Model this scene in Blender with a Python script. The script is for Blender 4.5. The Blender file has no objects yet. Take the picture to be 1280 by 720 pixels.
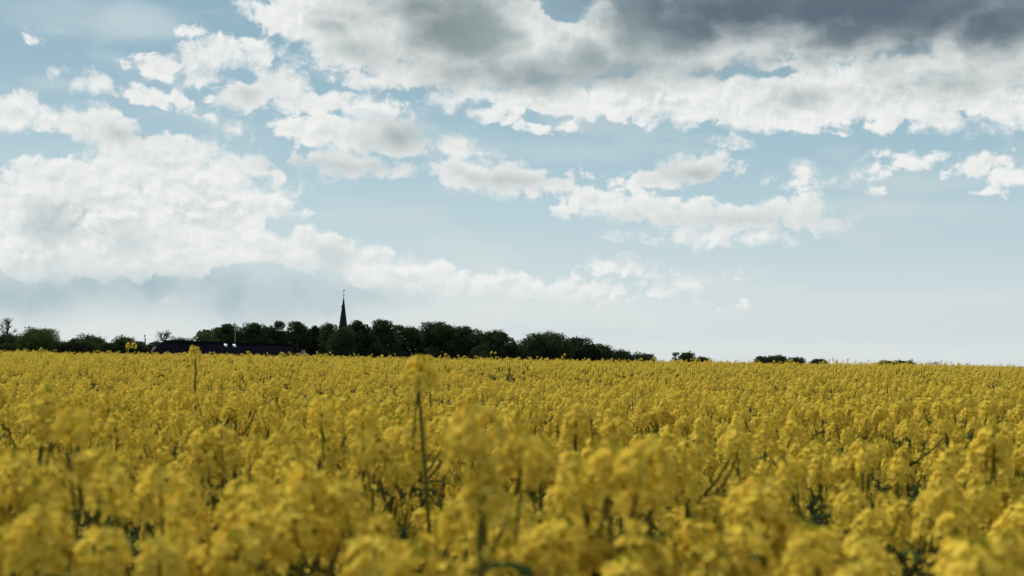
import bpy, math, random
import numpy as np
from mathutils import Vector, Matrix

R = math.radians
C = bpy.context.scene.collection
scene = bpy.context.scene

# ------------------------------------------------------------------ camera
CAM = Vector((0.0, 0.0, 1.45))
FPX = 1758.0                       # focal length in pixels of a 1280 px wide frame
ROLL = R(0.8)
PITCH = math.atan((446.5 - 360) / FPX)
f0 = Vector((0, math.cos(PITCH), math.sin(PITCH)))
u0 = Vector((0, -math.sin(PITCH), math.cos(PITCH)))
r0 = Vector((1, 0, 0))
c_r = r0 * math.cos(ROLL) + u0 * math.sin(ROLL)
c_u = u0 * math.cos(ROLL) - r0 * math.sin(ROLL)
cam_data = bpy.data.cameras.new('camera')
cam = bpy.data.objects.new('camera', cam_data)
C.objects.link(cam)
cam.matrix_world = Matrix(((c_r.x, c_u.x, -f0.x, CAM.x), (c_r.y, c_u.y, -f0.y, CAM.y),
                           (c_r.z, c_u.z, -f0.z, CAM.z), (0, 0, 0, 1)))
cam_data.sensor_width = 36
cam_data.lens = FPX / 1280 * 36
cam_data.clip_start = 0.05
cam_data.clip_end = 20000
cam_data.dof.use_dof = True
cam_data.dof.focus_distance = 34
cam_data.dof.aperture_fstop = 5.6
cam_data.dof.aperture_blades = 7
scene.camera = cam


def ray(px, py):
    return (f0 * FPX + c_r * (px - 640) - c_u * (py - 360)).normalized()


def at(px, py, Y):
    """the point at depth Y (metres along +Y) seen in the photograph at px, py"""
    d = ray(px, py)
    return CAM + d * (Y / d.y)


def azel(px, py):
    d = ray(px, py)
    return math.degrees(math.atan2(d.x, d.y)), math.degrees(math.asin(d.z))


# ------------------------------------------------------------------ view, sun
scene.view_settings.view_transform = 'Standard'
scene.view_settings.look = 'None'
scene.view_settings.exposure = 0.0
scene.view_settings.gamma = 1.0
scene.view_settings.use_curve_mapping = False

SUN_EL, SUN_AZ = 46.0, -38.0       # azimuth measured from +Y towards +X
sd = Vector((math.sin(R(SUN_AZ)) * math.cos(R(SUN_EL)), math.cos(R(SUN_AZ)) * math.cos(R(SUN_EL)), math.sin(R(SUN_EL))))
sun_data = bpy.data.lights.new('sun', 'SUN')
sun_data.energy = 5.0
sun_data.angle = R(0.55)
sun_data.color = (1.0, 0.95, 0.86)
sun = bpy.data.objects.new('sun', sun_data)
C.objects.link(sun)
sun.rotation_euler = (-sd).to_track_quat('-Z', 'Y').to_euler()
sun.location = (0, 0, 60)

# ------------------------------------------------------------------ sky with clouds (world, by direction)
world = bpy.data.worlds.new('World')
scene.world = world
world.use_nodes = True
wt = world.node_tree
for n in list(wt.nodes):
    wt.nodes.remove(n)
SKY_STRENGTH = 0.1


class G:
    """small helper for writing node maths"""
    def __init__(self, tree):
        self.t = tree

    def put(self, s, v):
        if isinstance(v, bpy.types.NodeSocket):
            self.t.links.new(v, s)
        else:
            s.default_value = v

    def m(self, op, a, b=0.0, c=0.0, clamp=False):
        n = self.t.nodes.new('ShaderNodeMath')
        n.operation = op
        n.use_clamp = clamp
        self.put(n.inputs[0], a); self.put(n.inputs[1], b); self.put(n.inputs[2], c)
        return n.outputs[0]

    def v(self, op, a, b=(0, 0, 0), scale=None):
        n = self.t.nodes.new('ShaderNodeVectorMath')
        n.operation = op
        self.put(n.inputs[0], a); self.put(n.inputs[1], b)
        if scale is not None:
            self.put(n.inputs[3], scale)
        return n.outputs[1] if op in ('LENGTH', 'DOT_PRODUCT', 'DISTANCE') else n.outputs[0]

    def xyz(self, x, y, z=0.0):
        n = self.t.nodes.new('ShaderNodeCombineXYZ')
        self.put(n.inputs[0], x); self.put(n.inputs[1], y); self.put(n.inputs[2], z)
        return n.outputs[0]

    def sep(self, v):
        n = self.t.nodes.new('ShaderNodeSeparateXYZ')
        self.put(n.inputs[0], v)
        return n.outputs

    def noise(self, vec, scale, detail=5, rough=0.5, lac=2.0, kind='FBM', w=0.0, dist=0.0, color=False, dims='3D'):
        n = self.t.nodes.new('ShaderNodeTexNoise')
        n.noise_dimensions = dims
        n.noise_type = kind
        self.put(n.inputs['Vector'], vec)
        n.inputs['Scale'].default_value = scale
        n.inputs['Detail'].default_value = detail
        n.inputs['Roughness'].default_value = rough
        n.inputs['Lacunarity'].default_value = lac
        n.inputs['Distortion'].default_value = dist
        return n.outputs['Color'] if color else n.outputs['Fac']

    def step(self, x, lo, hi):
        n = self.t.nodes.new('ShaderNodeMapRange')
        n.interpolation_type = 'SMOOTHSTEP'
        self.put(n.inputs[0], x)
        n.inputs[1].default_value = lo; n.inputs[2].default_value = hi
        n.inputs[3].default_value = 0.0; n.inputs[4].default_value = 1.0
        return n.outputs[0]

    def lin(self, x, lo, hi, a=0.0, b=1.0):
        n = self.t.nodes.new('ShaderNodeMapRange')
        self.put(n.inputs[0], x)
        n.inputs[1].default_value = lo; n.inputs[2].default_value = hi
        n.inputs[3].default_value = a; n.inputs[4].default_value = b
        return n.outputs[0]

    def mix(self, f, a, b):
        n = self.t.nodes.new('ShaderNodeMix')
        n.data_type = 'RGBA'
        self.put(n.inputs[0], f); self.put(n.inputs[6], a); self.put(n.inputs[7], b)
        return n.outputs[2]


def lin_rgb(r, g, b, k=1.0):
    def s(c):
        c /= 255
        return (c / 12.92 if c <= 0.04045 else ((c + 0.055) / 1.055) ** 2.4) * k
    return (s(r), s(g), s(b), 1.0)


def sky_rgb(r, g, b):
    return lin_rgb(r, g, b, 1.0 / SKY_STRENGTH)


g = G(wt)


def sky_noise(*a, **k):
    return g.noise(*a, dims='2D', **k)


DEG = FPX * math.pi / 180          # "cloud units" per degree: fine units for cloud sizes
tc = wt.nodes.new('ShaderNodeTexCoord')
d = g.v('NORMALIZE', tc.outputs['Generated'])
dx, dy, dz = g.sep(d)
az = g.m('MULTIPLY', g.m('ARCTAN2', dx, dy), 180 / math.pi * DEG)
el = g.m('MULTIPLY', g.m('ARCSINE', dz), 180 / math.pi * DEG)
P = g.xyz(az, el)


def ell(cx, cy, rx, ry, rot=0.0):
    """cloud lump: azimuth, elevation, half width, half height (cloud units), tilt"""
    a, e = azel(cx, cy)
    a1, e1 = azel(cx + 10, cy)
    kx = abs(a1 - a) * DEG / 10
    return (a * DEG, e * DEG, rx * kx, ry, rot)


def field(p, lumps, k=14.0):
    """smooth union of soft ellipses; about the distance inside the outline"""
    acc = None
    for (cx, cy, rx, ry, rot) in lumps:
        q = g.v('SUBTRACT', p, (cx, cy, 0))
        if rot:
            n = wt.nodes.new('ShaderNodeVectorRotate')
            n.rotation_type = 'Z_AXIS'
            g.put(n.inputs['Vector'], q)
            n.inputs['Angle'].default_value = -R(rot)
            q = n.outputs[0]
        q = g.v('MULTIPLY', q, (1 / rx, 1 / ry, 0))
        l = g.v('LENGTH', q)
        sz = min(ry, 45.0)
        s = g.m('MULTIPLY_ADD', l, -sz, sz)
        acc = s if acc is None else g.m('SMOOTH_MAX', acc, s, k)
    return acc


WHITE = [ell(*a) for a in [
    (18, 140, 50, 26), (60, 152, 26, 18), (122, 156, 58, 24), (150, 182, 40, 16), (72, 222, 78, 26), (200, 200, 88, 32), (285, 206, 62, 18),
    (240, 232, 120, 26), (140, 214, 60, 20), (478, 34, 44, 24), (100, 272, 150, 58), (255, 262, 100, 44), (330, 258, 52, 22), (50, 318, 90, 34), (150, 322, 120, 27), (230, 318, 60, 30),
    (310, 308, 60, 22), (392, 312, 56, 29), (450, 328, 55, 20), (500, 345, 80, 24), (600, 357, 95, 22), (715, 364, 100, 16), (838, 356, 60, 9, 6), (772, 334, 44, 12),
    (128, 106, 42, 12, -12), (180, 120, 34, 14, -12), (39, 50, 16, 8, -18), (72, 90, 11, 7),
    (240, 39, 17, 10), (262, 68, 52, 22, 14), (325, 70, 28, 16), (198, 84, 38, 17), (310, 50, 34, 6, -6), (228, 128, 24, 11, -50),
    (250, 100, 30, 10), (310, 118, 50, 20), (352, 108, 42, 22), (280, 128, 40, 10), (405, 130, 80, 18), (480, 134, 42, 12),
    (440, 165, 106, 26), (500, 180, 50, 18), (430, 204, 64, 19), (500, 214, 18, 12), (572, 184, 40, 15, -14), (215, 382, 16, 11), (294, 162, 15, 8), (264, 151, 10, 6), (345, 222, 10, 20),
    (400, 20, 85, 38), (318, 6, 30, 9), (350, 18, 32, 16), (440, 58, 64, 30), (410, 78, 24, 9), (462, 100, 46, 13), (525, 96, 50, 17),
    (565, 122, 36, 10), (620, 146, 55, 11, -12), (690, 158, 42, 8), (606, 118, 46, 12),
    (690, 122, 110, 24), (830, 122, 150, 34), (985, 126, 150, 36), (1140, 110, 160, 44), (1270, 108, 70, 46), (970, 148, 60, 18), (880, 82, 60, 16), (1010, 84, 70, 16), (830, 92, 60, 14), (1150, 80, 90, 18), (1180, 150, 50, 14),
    (620, 40, 90, 48), (505, 70, 60, 40), (530, 20, 70, 40), (1000, 30, 260, 44), (1230, 50, 80, 44), (850, 60, 90, 40), (600, 90, 90, 26), (715, 62, 62, 44), (752, 28, 22, 30), (640, 16, 40, 22),
    (918, 174, 22, 9), (880, 156, 22, 5), (1095, 158, 36, 7), (1235, 160, 20, 8),
    (590, 220, 55, 22), (645, 224, 52, 22), (690, 234, 40, 15), (736, 217, 24, 8), (870, 210, 54, 20), (810, 226, 60, 13), (790, 236, 40, 9),
    (748, 252, 62, 18), (830, 262, 100, 18), (925, 272, 90, 20), (1000, 265, 45, 20), (1030, 277, 36, 8), (895, 297, 100, 12),
    (1005, 212, 15, 14), (1002, 226, 34, 8), (1090, 213, 26, 11, 14), (1125, 205, 42, 10, 8), (1160, 198, 18, 10, 20), (1112, 196, 26, 8), (1224, 206, 46, 16, 8), (1262, 217, 32, 15), (1100, 240, 10, 5),
    (906, 380, 26, 4), (700, 272, 12, 3), (1240, 240, 16, 4),
]]
HOLES = [ell(*a) for a in [(706, 12, 30, 14), (930, 91, 44, 5), (305, 96, 14, 6)]]
DARKBANK = [ell(*a) for a in [
    (960, 2, 250, 54), (1140, 12, 190, 50), (1260, 20, 90, 50), (980, -45, 330, 50), (600, -45, 160, 30), (800, 26, 60, 60), (840, 40, 70, 44), (1060, 40, 110, 32), (1250, 26, 110, 40), (1130, 62, 60, 18),
    (575, 40, 80, 48), (540, 10, 90, 24), (620, 88, 90, 18), (848, 84, 60, 11), (740, 72, 26, 20), (700, 95, 70, 8),
]]
DEEP = [ell(*a) for a in [(930, 14, 150, 36), (1080, 8, 150, 44), (1010, -30, 300, 50), (1220, 22, 120, 36), (545, 30, 46, 34), (590, 90, 30, 8)]]
SHADE = [ell(*a) for a in [
    (500, 170, 44, 19), (872, 216, 34, 10), (930, 275, 110, 8), (150, 375, 240, 44), (340, 350, 90, 26), (418, 326, 24, 24),
    (60, 285, 34, 24), (165, 305, 30, 16), (480, 366, 90, 10), (600, 374, 100, 9), (1190, 105, 60, 12),
    (430, 208, 60, 7), (680, 97, 80, 12), (420, 34, 24, 14), (735, 76, 26, 24), (1000, 120, 26, 7), (310, 118, 18, 6), (440, 58, 24, 12), (640, 226, 40, 7), (150, 168, 22, 6),
]]

# cauliflower detail
warp = g.v('SUBTRACT', sky_noise(P, 0.022, 2, 0.5, color=True), (0.5, 0.5, 0.5))
Pw = g.v('ADD', P, g.v('MULTIPLY', warp, (22, 12, 0)))
Pn = g.v('MULTIPLY', Pw, (1.0, 1.2, 1.0))


def billow(p):
    big = sky_noise(p, 0.034, 10, 0.60)
    puff = wt.nodes.new('ShaderNodeTexVoronoi')
    puff.voronoi_dimensions = '2D'
    puff.feature = 'SMOOTH_F1'
    puff.normalize = True
    g.put(puff.inputs['Vector'], p)
    puff.inputs['Scale'].default_value = 0.042
    puff.inputs['Detail'].default_value = 3.0
    puff.inputs['Roughness'].default_value = 0.55
    puff.inputs['Smoothness'].default_value = 0.45
    return g.m('ADD', g.m('MULTIPLY', g.m('SUBTRACT', big, 0.5), 36.0),
               g.m('MULTIPLY', g.m('SUBTRACT', 0.40, puff.outputs['Distance']), 17.0))


N0 = billow(Pn)
Lw = field(Pw, WHITE, 6.0)
Lh = field(Pw, HOLES, 4.0)
Lw = g.m('MINIMUM', Lw, g.m('MULTIPLY', Lh, -2.0))
# clouds of the rest of the sky, outside the part that the photograph shows
rest = g.m('MULTIPLY', g.m('SUBTRACT', sky_noise(P, 0.0042, 3, 0.5), 0.53), 420.0)
out_az = g.step(g.m('ABSOLUTE', az), 21.5 * DEG, 29 * DEG)
out_el = g.step(el, 15.5 * DEG, 22 * DEG)
outside = g.m('MAXIMUM', out_az, out_el)
high = g.step(el, 0.5 * DEG, 5 * DEG)
Lr = g.m('ADD', g.m('MULTIPLY', g.m('SUBTRACT', g.m('MULTIPLY', outside, high), 1.0), 300.0), rest)
L = g.m('SMOOTH_MAX', Lw, Lr, 12.0)
D = g.m('ADD', g.m('SUBTRACT', L, 3.0), N0)
wisp = g.step(sky_noise(P, 0.012, 2, 0.5), 0.42, 0.62)
alpha_w = g.mix(wisp, g.step(D, -2.5, 5.5), g.step(D, -7.0, 12.0))
alpha_w = g.m('MULTIPLY', alpha_w, 0.98)

# light and shade inside the clouds: slope of the billows towards the sun
N1 = billow(g.v('ADD', Pn, (-5.0, 9.0, 0.0)))
slope = g.m('SUBTRACT', N0, N1)
lit = g.lin(slope, -9.0, 5.0)
thick = g.step(D, 0.0, 40.0)
soft = sky_noise(Pn, 0.014, 6, 0.52)
shade_f = g.m('ADD', field(Pw, SHADE, 12.0), g.m('MULTIPLY', N0, 0.75))
shade = g.step(shade_f, -16.0, 28.0)
grey = g.m('MULTIPLY', shade, g.lin(el, 4 * DEG, 7 * DEG, 0.55, 0.8))
cw = g.mix(g.m('SUBTRACT', 1.0, g.m('MULTIPLY', g.m('SUBTRACT', 1.0, lit), g.m('MULTIPLY_ADD', thick, 0.7, 0.3))), sky_rgb(190, 202, 205), sky_rgb(241, 242, 239))
cw = g.mix(g.m('MULTIPLY', g.step(soft, 0.45, 0.68), g.m('MULTIPLY', thick, 0.45)), cw, sky_rgb(206, 214, 212))
cw = g.mix(grey, cw, g.mix(g.step(el, 3 * DEG, 7.5 * DEG), sky_rgb(178, 197, 203), sky_rgb(146, 162, 164)))

# clear air: Nishita sky, paler towards the horizon through thin high veil
nish = wt.nodes.new('ShaderNodeTexSky')
nish.sky_type = 'NISHITA'
nish.sun_disc = False
nish.sun_elevation = R(SUN_EL)
nish.sun_rotation = R(SUN_AZ)
nish.air_density = 1.0
nish.dust_density = 1.6
nish.ozone_density = 1.0
veil_n = sky_noise(g.v('MULTIPLY', P, (1, 3.6, 1)), 0.0055, 5, 0.5)
vcol = g.mix(g.step(el, 0.0, 8.5 * DEG), sky_rgb(217, 228, 232), sky_rgb(171, 201, 212))
vcol = g.mix(g.step(el, 6 * DEG, 13.5 * DEG), vcol, sky_rgb(136, 173, 190))
vcol = g.mix(g.m('MULTIPLY', g.step(veil_n, 0.48, 0.70), 0.6), vcol, g.mix(g.step(el, 1 * DEG, 8 * DEG), sky_rgb(221, 229, 231), sky_rgb(190, 208, 212)))
air = g.mix(g.mix(outside, (0.86, 0.86, 0.86, 1), (0.45, 0.45, 0.45, 1)), nish.outputs[0], vcol)
# pale streaks high at the left and low bands of thin cloud over the horizon
low = field(Pw, [ell(*a) for a in [(650, 388, 240, 16), (100, 414, 150, 13), (420, 405, 60, 12), (1000, 440, 400, 12), (110, 22, 110, 22), (720, 190, 80, 12), (1150, 262, 120, 10), (1180, 228, 90, 6)]], 10.0)
lowa = g.step(g.m('ADD', low, g.m('MULTIPLY', N0, 0.2)), -12, 14)
air = g.mix(g.m('MULTIPLY', lowa, g.mix(g.step(el, 3 * DEG, 5 * DEG), (0.5, 0.5, 0.5, 1), (0.25, 0.25, 0.25, 1))), air, sky_rgb(226, 231, 229))

# grey-blue shaded base of the cumulus on the left
base_f = field(Pw, [ell(*a) for a in [(170, 356, 260, 34), (330, 372, 140, 36), (40, 370, 90, 34), (470, 372, 60, 12)]], 14.0)
base_a = g.m('MULTIPLY', g.step(g.m('ADD', base_f, g.m('MULTIPLY', N0, 0.4)), -14.0, 34.0), 0.9)
bcol = g.mix(g.step(sky_noise(Pw, 0.012, 3, 0.5), 0.35, 0.68), sky_rgb(166, 189, 197), sky_rgb(188, 203, 208))
col = g.mix(base_a, air, bcol)
col = g.mix(alpha_w, col, cw)

# heavy dark cloud at the upper right
nd = sky_noise(g.v('MULTIPLY', Pw, (1, 1.5, 1)), 0.014, 7, 0.52)
ndx = g.m('MULTIPLY', g.m('SUBTRACT', nd, 0.5), 48.0)
dk = g.m('ADD', g.m('ADD', field(Pw, DARKBANK, 16.0), ndx), g.m('MULTIPLY', N0, 0.15))
dk_a = g.m('MULTIPLY', g.step(dk, -24.0, 30.0), 0.97)
deep = g.step(g.m('ADD', field(Pw, DEEP, 20.0), ndx), -30.0, 34.0)
dcol = g.mix(deep, sky_rgb(150, 165, 168), g.mix(g.step(az, -1 * DEG, 5 * DEG), sky_rgb(130, 144, 147), sky_rgb(88, 104, 119)))
col = g.mix(dk_a, col, dcol)

bg = wt.nodes.new('ShaderNodeBackground')
wt.links.new(col, bg.inputs[0])
bg.inputs[1].default_value = SKY_STRENGTH
wo = wt.nodes.new('ShaderNodeOutputWorld')
wt.links.new(bg.outputs[0], wo.inputs[0])
world.cycles.sampling_method = 'NONE'
scene.cycles.max_bounces = 6
scene.cycles.diffuse_bounces = 3
scene.cycles.glossy_bounces = 1
scene.cycles.transmission_bounces = 4
scene.cycles.transparent_max_bounces = 4


# ------------------------------------------------------------------ helpers
def material(name):
    m = bpy.data.materials.new(name)
    m.use_nodes = True
    m.node_tree.nodes.clear()
    return m, G(m.node_tree)


def finish(m, shader):
    o = m.node_tree.nodes.new('ShaderNodeOutputMaterial')
    m.node_tree.links.new(shader, o.inputs[0])
    return m


def leafy(name, base, dark, light, trans=0.35, rough_gloss=0.0, obj_rand=0.5, tcol=None, noise_scale=None):
    """thin plant surface: diffuse plus light shining through; colour varies a little from piece to piece"""
    m, h = material(name)
    t = m.node_tree
    geo = t.nodes.new('ShaderNodeNewGeometry')
    oi = t.nodes.new('ShaderNodeObjectInfo')
    r1 = geo.outputs['Random Per Island']
    c = h.mix(r1, dark, light)
    c = h.mix(h.m('MULTIPLY', oi.outputs['Random'], obj_rand), c, base)
    if noise_scale:
        nz = h.noise(geo.outputs['Position'], noise_scale, 3, 0.5)
        c = h.mix(h.step(nz, 0.35, 0.68), c, base)
    df = t.nodes.new('ShaderNodeBsdfDiffuse')
    h.put(df.inputs[0], c)
    tr = t.nodes.new('ShaderNodeBsdfTranslucent')
    h.put(tr.inputs[0], c if tcol is None else h.mix(0.6, c, tcol))
    mx = t.nodes.new('ShaderNodeMixShader')
    mx.inputs[0].default_value = trans
    t.links.new(df.outputs[0], mx.inputs[1]); t.links.new(tr.outputs[0], mx.inputs[2])
    out = mx.outputs[0]
    if rough_gloss:
        gl = t.nodes.new('ShaderNodeBsdfGlossy')
        gl.inputs['Roughness'].default_value = 0.55
        gl.inputs['Color'].default_value = (0.8, 0.85, 0.9, 1)
        m2 = t.nodes.new('ShaderNodeMixShader')
        m2.inputs[0].default_value = rough_gloss
        t.links.new(out, m2.inputs[1]); t.links.new(gl.outputs[0], m2.inputs[2])
        out = m2.outputs[0]
    return finish(m, out)


def solid(name, a, b, scale, rough=0.8, coord='Object', metallic=0.0, stretch=(1, 1, 1), spec=0.5):
    m, h = material(name)
    t = m.node_tree
    tcn = t.nodes.new('ShaderNodeTexCoord')
    v = h.v('MULTIPLY', tcn.outputs[coord], stretch)
    nz = h.noise(v, scale, 6, 0.6)
    p = t.nodes.new('ShaderNodeBsdfPrincipled')
    h.put(p.inputs['Base Color'], h.mix(h.step(nz, 0.3, 0.7), a, b))
    p.inputs['Roughness'].default_value = rough
    p.inputs['Metallic'].default_value = metallic
    p.inputs['Specular IOR Level'].default_value = spec
    bp = t.nodes.new('ShaderNodeBump')
    bp.inputs['Strength'].default_value = 0.3
    t.links.new(nz, bp.inputs['Height'])
    t.links.new(bp.outputs[0], p.inputs['Normal'])
    return finish(m, p.outputs[0])


M = {}
M['petal'] = leafy('rapeseed_petals', (0.72, 0.535, 0.070, 1), (0.60, 0.42, 0.042, 1), (0.81, 0.635, 0.11, 1), 0.31)
M['bud'] = leafy('rapeseed_buds', (0.36, 0.34, 0.03, 1), (0.28, 0.28, 0.03, 1), (0.42, 0.38, 0.04, 1), 0.2)
M['stem'] = leafy('rapeseed_stems', (0.125, 0.115, 0.034, 1), (0.090, 0.090, 0.028, 1), (0.165, 0.150, 0.045, 1), 0.15)
M['leaf'] = leafy('rapeseed_leaves', (0.038, 0.080, 0.030, 1), (0.030, 0.066, 0.026, 1), (0.058, 0.100, 0.034, 1), 0.22)
M['crown'] = leafy('tree_foliage', (0.042, 0.058, 0.027, 1), (0.034, 0.050, 0.024, 1), (0.055, 0.072, 0.030, 1), 0.25, 0, 0.5, None, 0.25)
M['spring'] = leafy('spring_foliage', (0.075, 0.095, 0.030, 1), (0.055, 0.075, 0.026, 1), (0.095, 0.115, 0.036, 1), 0.3)
M['bark'] = solid('bark', (0.035, 0.028, 0.022, 1), (0.07, 0.058, 0.046, 1), 3.0, 0.9)
M['soil'] = solid('soil', (0.05, 0.038, 0.024, 1), (0.075, 0.06, 0.035, 1), 1.5, 0.95)
M['slate'] = solid('dark_slate', (0.006, 0.0062, 0.010, 1), (0.009, 0.009, 0.014, 1), 2.0, 0.9, spec=0.0)
M['spire_slate'] = solid('spire_slate', (0.012, 0.013, 0.021, 1), (0.022, 0.020, 0.025, 1), 1.2, 0.8, spec=0.2)
M['stone'] = solid('tower_stone', (0.20, 0.17, 0.14, 1), (0.28, 0.24, 0.20, 1), 1.0, 0.9)
M['brick'] = solid('red_brick', (0.10, 0.045, 0.035, 1), (0.14, 0.06, 0.045, 1), 4.0, 0.9)
M['lead'] = solid('dull_metal', (0.06, 0.065, 0.07, 1), (0.10, 0.10, 0.11, 1), 3.0, 0.5, metallic=0.6)
M['white'] = solid('white_paint', (0.42, 0.44, 0.46, 1), (0.50, 0.50, 0.50, 1), 2.0, 0.5)
M['pale'] = solid('weathered_pale_paint', (0.16, 0.18, 0.20, 1), (0.22, 0.24, 0.26, 1), 2.0, 0.6)
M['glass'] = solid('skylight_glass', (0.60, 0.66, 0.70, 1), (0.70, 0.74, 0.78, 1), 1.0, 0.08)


def quads_mesh(name, V, Q, mats, mi=None, smooth=None):
    V = np.ascontiguousarray(V, dtype=np.float32)
    Q = np.ascontiguousarray(Q, dtype=np.int32)
    me = bpy.data.meshes.new(name)
    me.vertices.add(len(V)); me.vertices.foreach_set('co', V.ravel())
    me.loops.add(len(Q) * 4); me.loops.foreach_set('vertex_index', Q.ravel())
    me.polygons.add(len(Q)); me.polygons.foreach_set('loop_start', np.arange(0, len(Q) * 4, 4, dtype=np.int32))
    for m in mats:
        me.materials.append(m)
    if mi is not None:
        me.polygons.foreach_set('material_index', np.ascontiguousarray(mi, dtype=np.int32))
    if smooth is not None:
        me.polygons.foreach_set('use_smooth', np.ascontiguousarray(smooth, dtype=bool))
    me.update(calc_edges=True)
    return me


class MB:
    """collects quads for one mesh"""
    def __init__(self):
        self.V, self.Q, self.MI, self.n = [], [], [], 0

    def add(self, V, Q, mi=0):
        V = np.asarray(V, dtype=np.float64).reshape(-1, 3)
        Q = np.asarray(Q, dtype=np.int64).reshape(-1, 4)
        self.V.append(V); self.Q.append(Q + self.n); self.n += len(V)
        self.MI.append(np.full(len(Q), mi) if np.isscalar(mi) else np.asarray(mi))

    def arrays(self):
        return np.concatenate(self.V), np.concatenate(self.Q), np.concatenate(self.MI)

    def tube(self, pts, rad, sides=5, mi=0):
        pts = np.asarray(pts, dtype=float); n = len(pts)
        rad = np.broadcast_to(np.asarray(rad, dtype=float), (n,))
        tg = np.gradient(pts, axis=0)
        tg /= np.linalg.norm(tg, axis=1)[:, None] + 1e-9
        ref = np.where(np.abs(tg[:, 2:3]) > 0.95, np.array([[1.0, 0, 0]]), np.array([[0, 0, 1.0]]))
        a = np.cross(tg, ref); a /= np.linalg.norm(a, axis=1)[:, None] + 1e-9
        b = np.cross(tg, a)
        th = np.arange(sides) / sides * 2 * np.pi
        ring = pts[:, None, :] + rad[:, None, None] * (np.cos(th)[None, :, None] * a[:, None, :] + np.sin(th)[None, :, None] * b[:, None, :])
        i = np.arange(n - 1)[:, None] * sides; j = np.arange(sides)[None, :]; k = (j + 1) % sides
        q = np.stack([i + j, i + k, i + sides + k, i + sides + j], -1)
        self.add(ring, q, mi)

    def box(self, lo, hi, mi=0):
        x0, y0, z0 = lo; x1, y1, z1 = hi
        V = [(x0, y0, z0), (x1, y0, z0), (x1, y1, z0), (x0, y1, z0), (x0, y0, z1), (x1, y0, z1), (x1, y1, z1), (x0, y1, z1)]
        self.add(V, [(0, 3, 2, 1), (4, 5, 6, 7), (0, 1, 5, 4), (1, 2, 6, 5), (2, 3, 7, 6), (3, 0, 4, 7)], mi)

    def build(self, name, mats, parent=None):
        V, Q, mi = self.arrays()
        o = bpy.data.objects.new(name, quads_mesh(name, V, Q, mats, mi))
        C.objects.link(o)
        if parent is not None:
            o.parent = parent
        return o


def thing(name, label, cat, loc, group=None, rotz=0.0):
    o = bpy.data.objects.new(name, None)
    C.objects.link(o)
    o.empty_display_size = 0.2
    o.location = loc
    o.rotation_euler = (0, 0, rotz)
    o['label'] = label; o['category'] = cat
    if group:
        o['group'] = group
    return o


def part(name, mesh, parent, loc=(0, 0, 0), rot=(0, 0, 0), s=1.0):
    o = bpy.data.objects.new(name, mesh)
    C.objects.link(o)
    o.parent = parent
    o.location = loc; o.rotation_euler = rot; o.scale = (s, s, s)
    return o


# ------------------------------------------------------------------ ground
def smooth01(t):
    t = np.clip(t, 0, 1)
    return t * t * (3 - 2 * t)


def ground_z(x, y):
    x = np.asarray(x, dtype=float); y = np.asarray(y, dtype=float)
    z = 0.15 * smooth01(y / 50.0)
    z = z - 0.5 * smooth01((y - 54) / 50.0) - 2.8 * smooth01((y - 90) / 130.0) - 3.0 * smooth01((y - 260) / 400.0) - 8.0 * smooth01((y - 700) / 2500.0)
    z = z + 0.05 * np.sin(x * 0.11 + 1.0) * np.sin(y * 0.07) * smooth01((y - 4) / 20.0)
    return z


def make_ground():
    ys = np.concatenate([np.array([-4000, -800, -200, -60, -20, -6]), np.arange(0, 170, 4.0), np.arange(170, 700, 20.0), np.array([720, 900, 1200, 1700, 2400, 3300, 5000, 9000])])
    xs = np.concatenate([-np.array([9000, 4000, 1800, 900, 500, 300, 200, 140, 100]), np.arange(-80, 81, 5.0), np.array([100, 140, 200, 300, 500, 900, 1800, 4000, 9000])])
    X, Y = np.meshgrid(xs, ys)
    V = np.stack([X, Y, ground_z(X, Y)], -1).reshape(-1, 3)
    nx, ny = len(xs), len(ys)
    i, j = np.meshgrid(np.arange(nx - 1), np.arange(ny - 1))
    a = (j * nx + i).ravel()
    Q = np.stack([a, a + 1, a + 1 + nx, a + nx], -1)
    m, h = material('field_ground')
    t = m.node_tree
    geo = t.nodes.new('ShaderNodeNewGeometry')
    px, py, pz = h.sep(geo.outputs['Position'])
    n1 = h.noise(geo.outputs['Position'], 6.0, 6, 0.65)
    n2 = h.noise(geo.outputs['Position'], 0.05, 4, 0.5)
    soil = h.mix(n1, (0.030, 0.026, 0.016, 1), (0.06, 0.05, 0.03, 1))
    soil = h.mix(h.step(h.noise(geo.outputs['Position'], 14, 3, 0.5), 0.5, 0.65), soil, (0.03, 0.055, 0.022, 1))
    grass = h.mix(n2, (0.045, 0.065, 0.022, 1), (0.07, 0.085, 0.03, 1))
    c = h.mix(h.step(py, 100, 110), soil, grass)
    p = t.nodes.new('ShaderNodeBsdfPrincipled')
    h.put(p.inputs['Base Color'], c)
    p.inputs['Roughness'].default_value = 0.95
    finish(m, p.outputs[0])
    o = bpy.data.objects.new('ground', quads_mesh('ground', V, Q, [m], None, np.ones(len(Q), bool)))
    C.objects.link(o)
    o['kind'] = 'structure'
    return o


make_ground()


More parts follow.
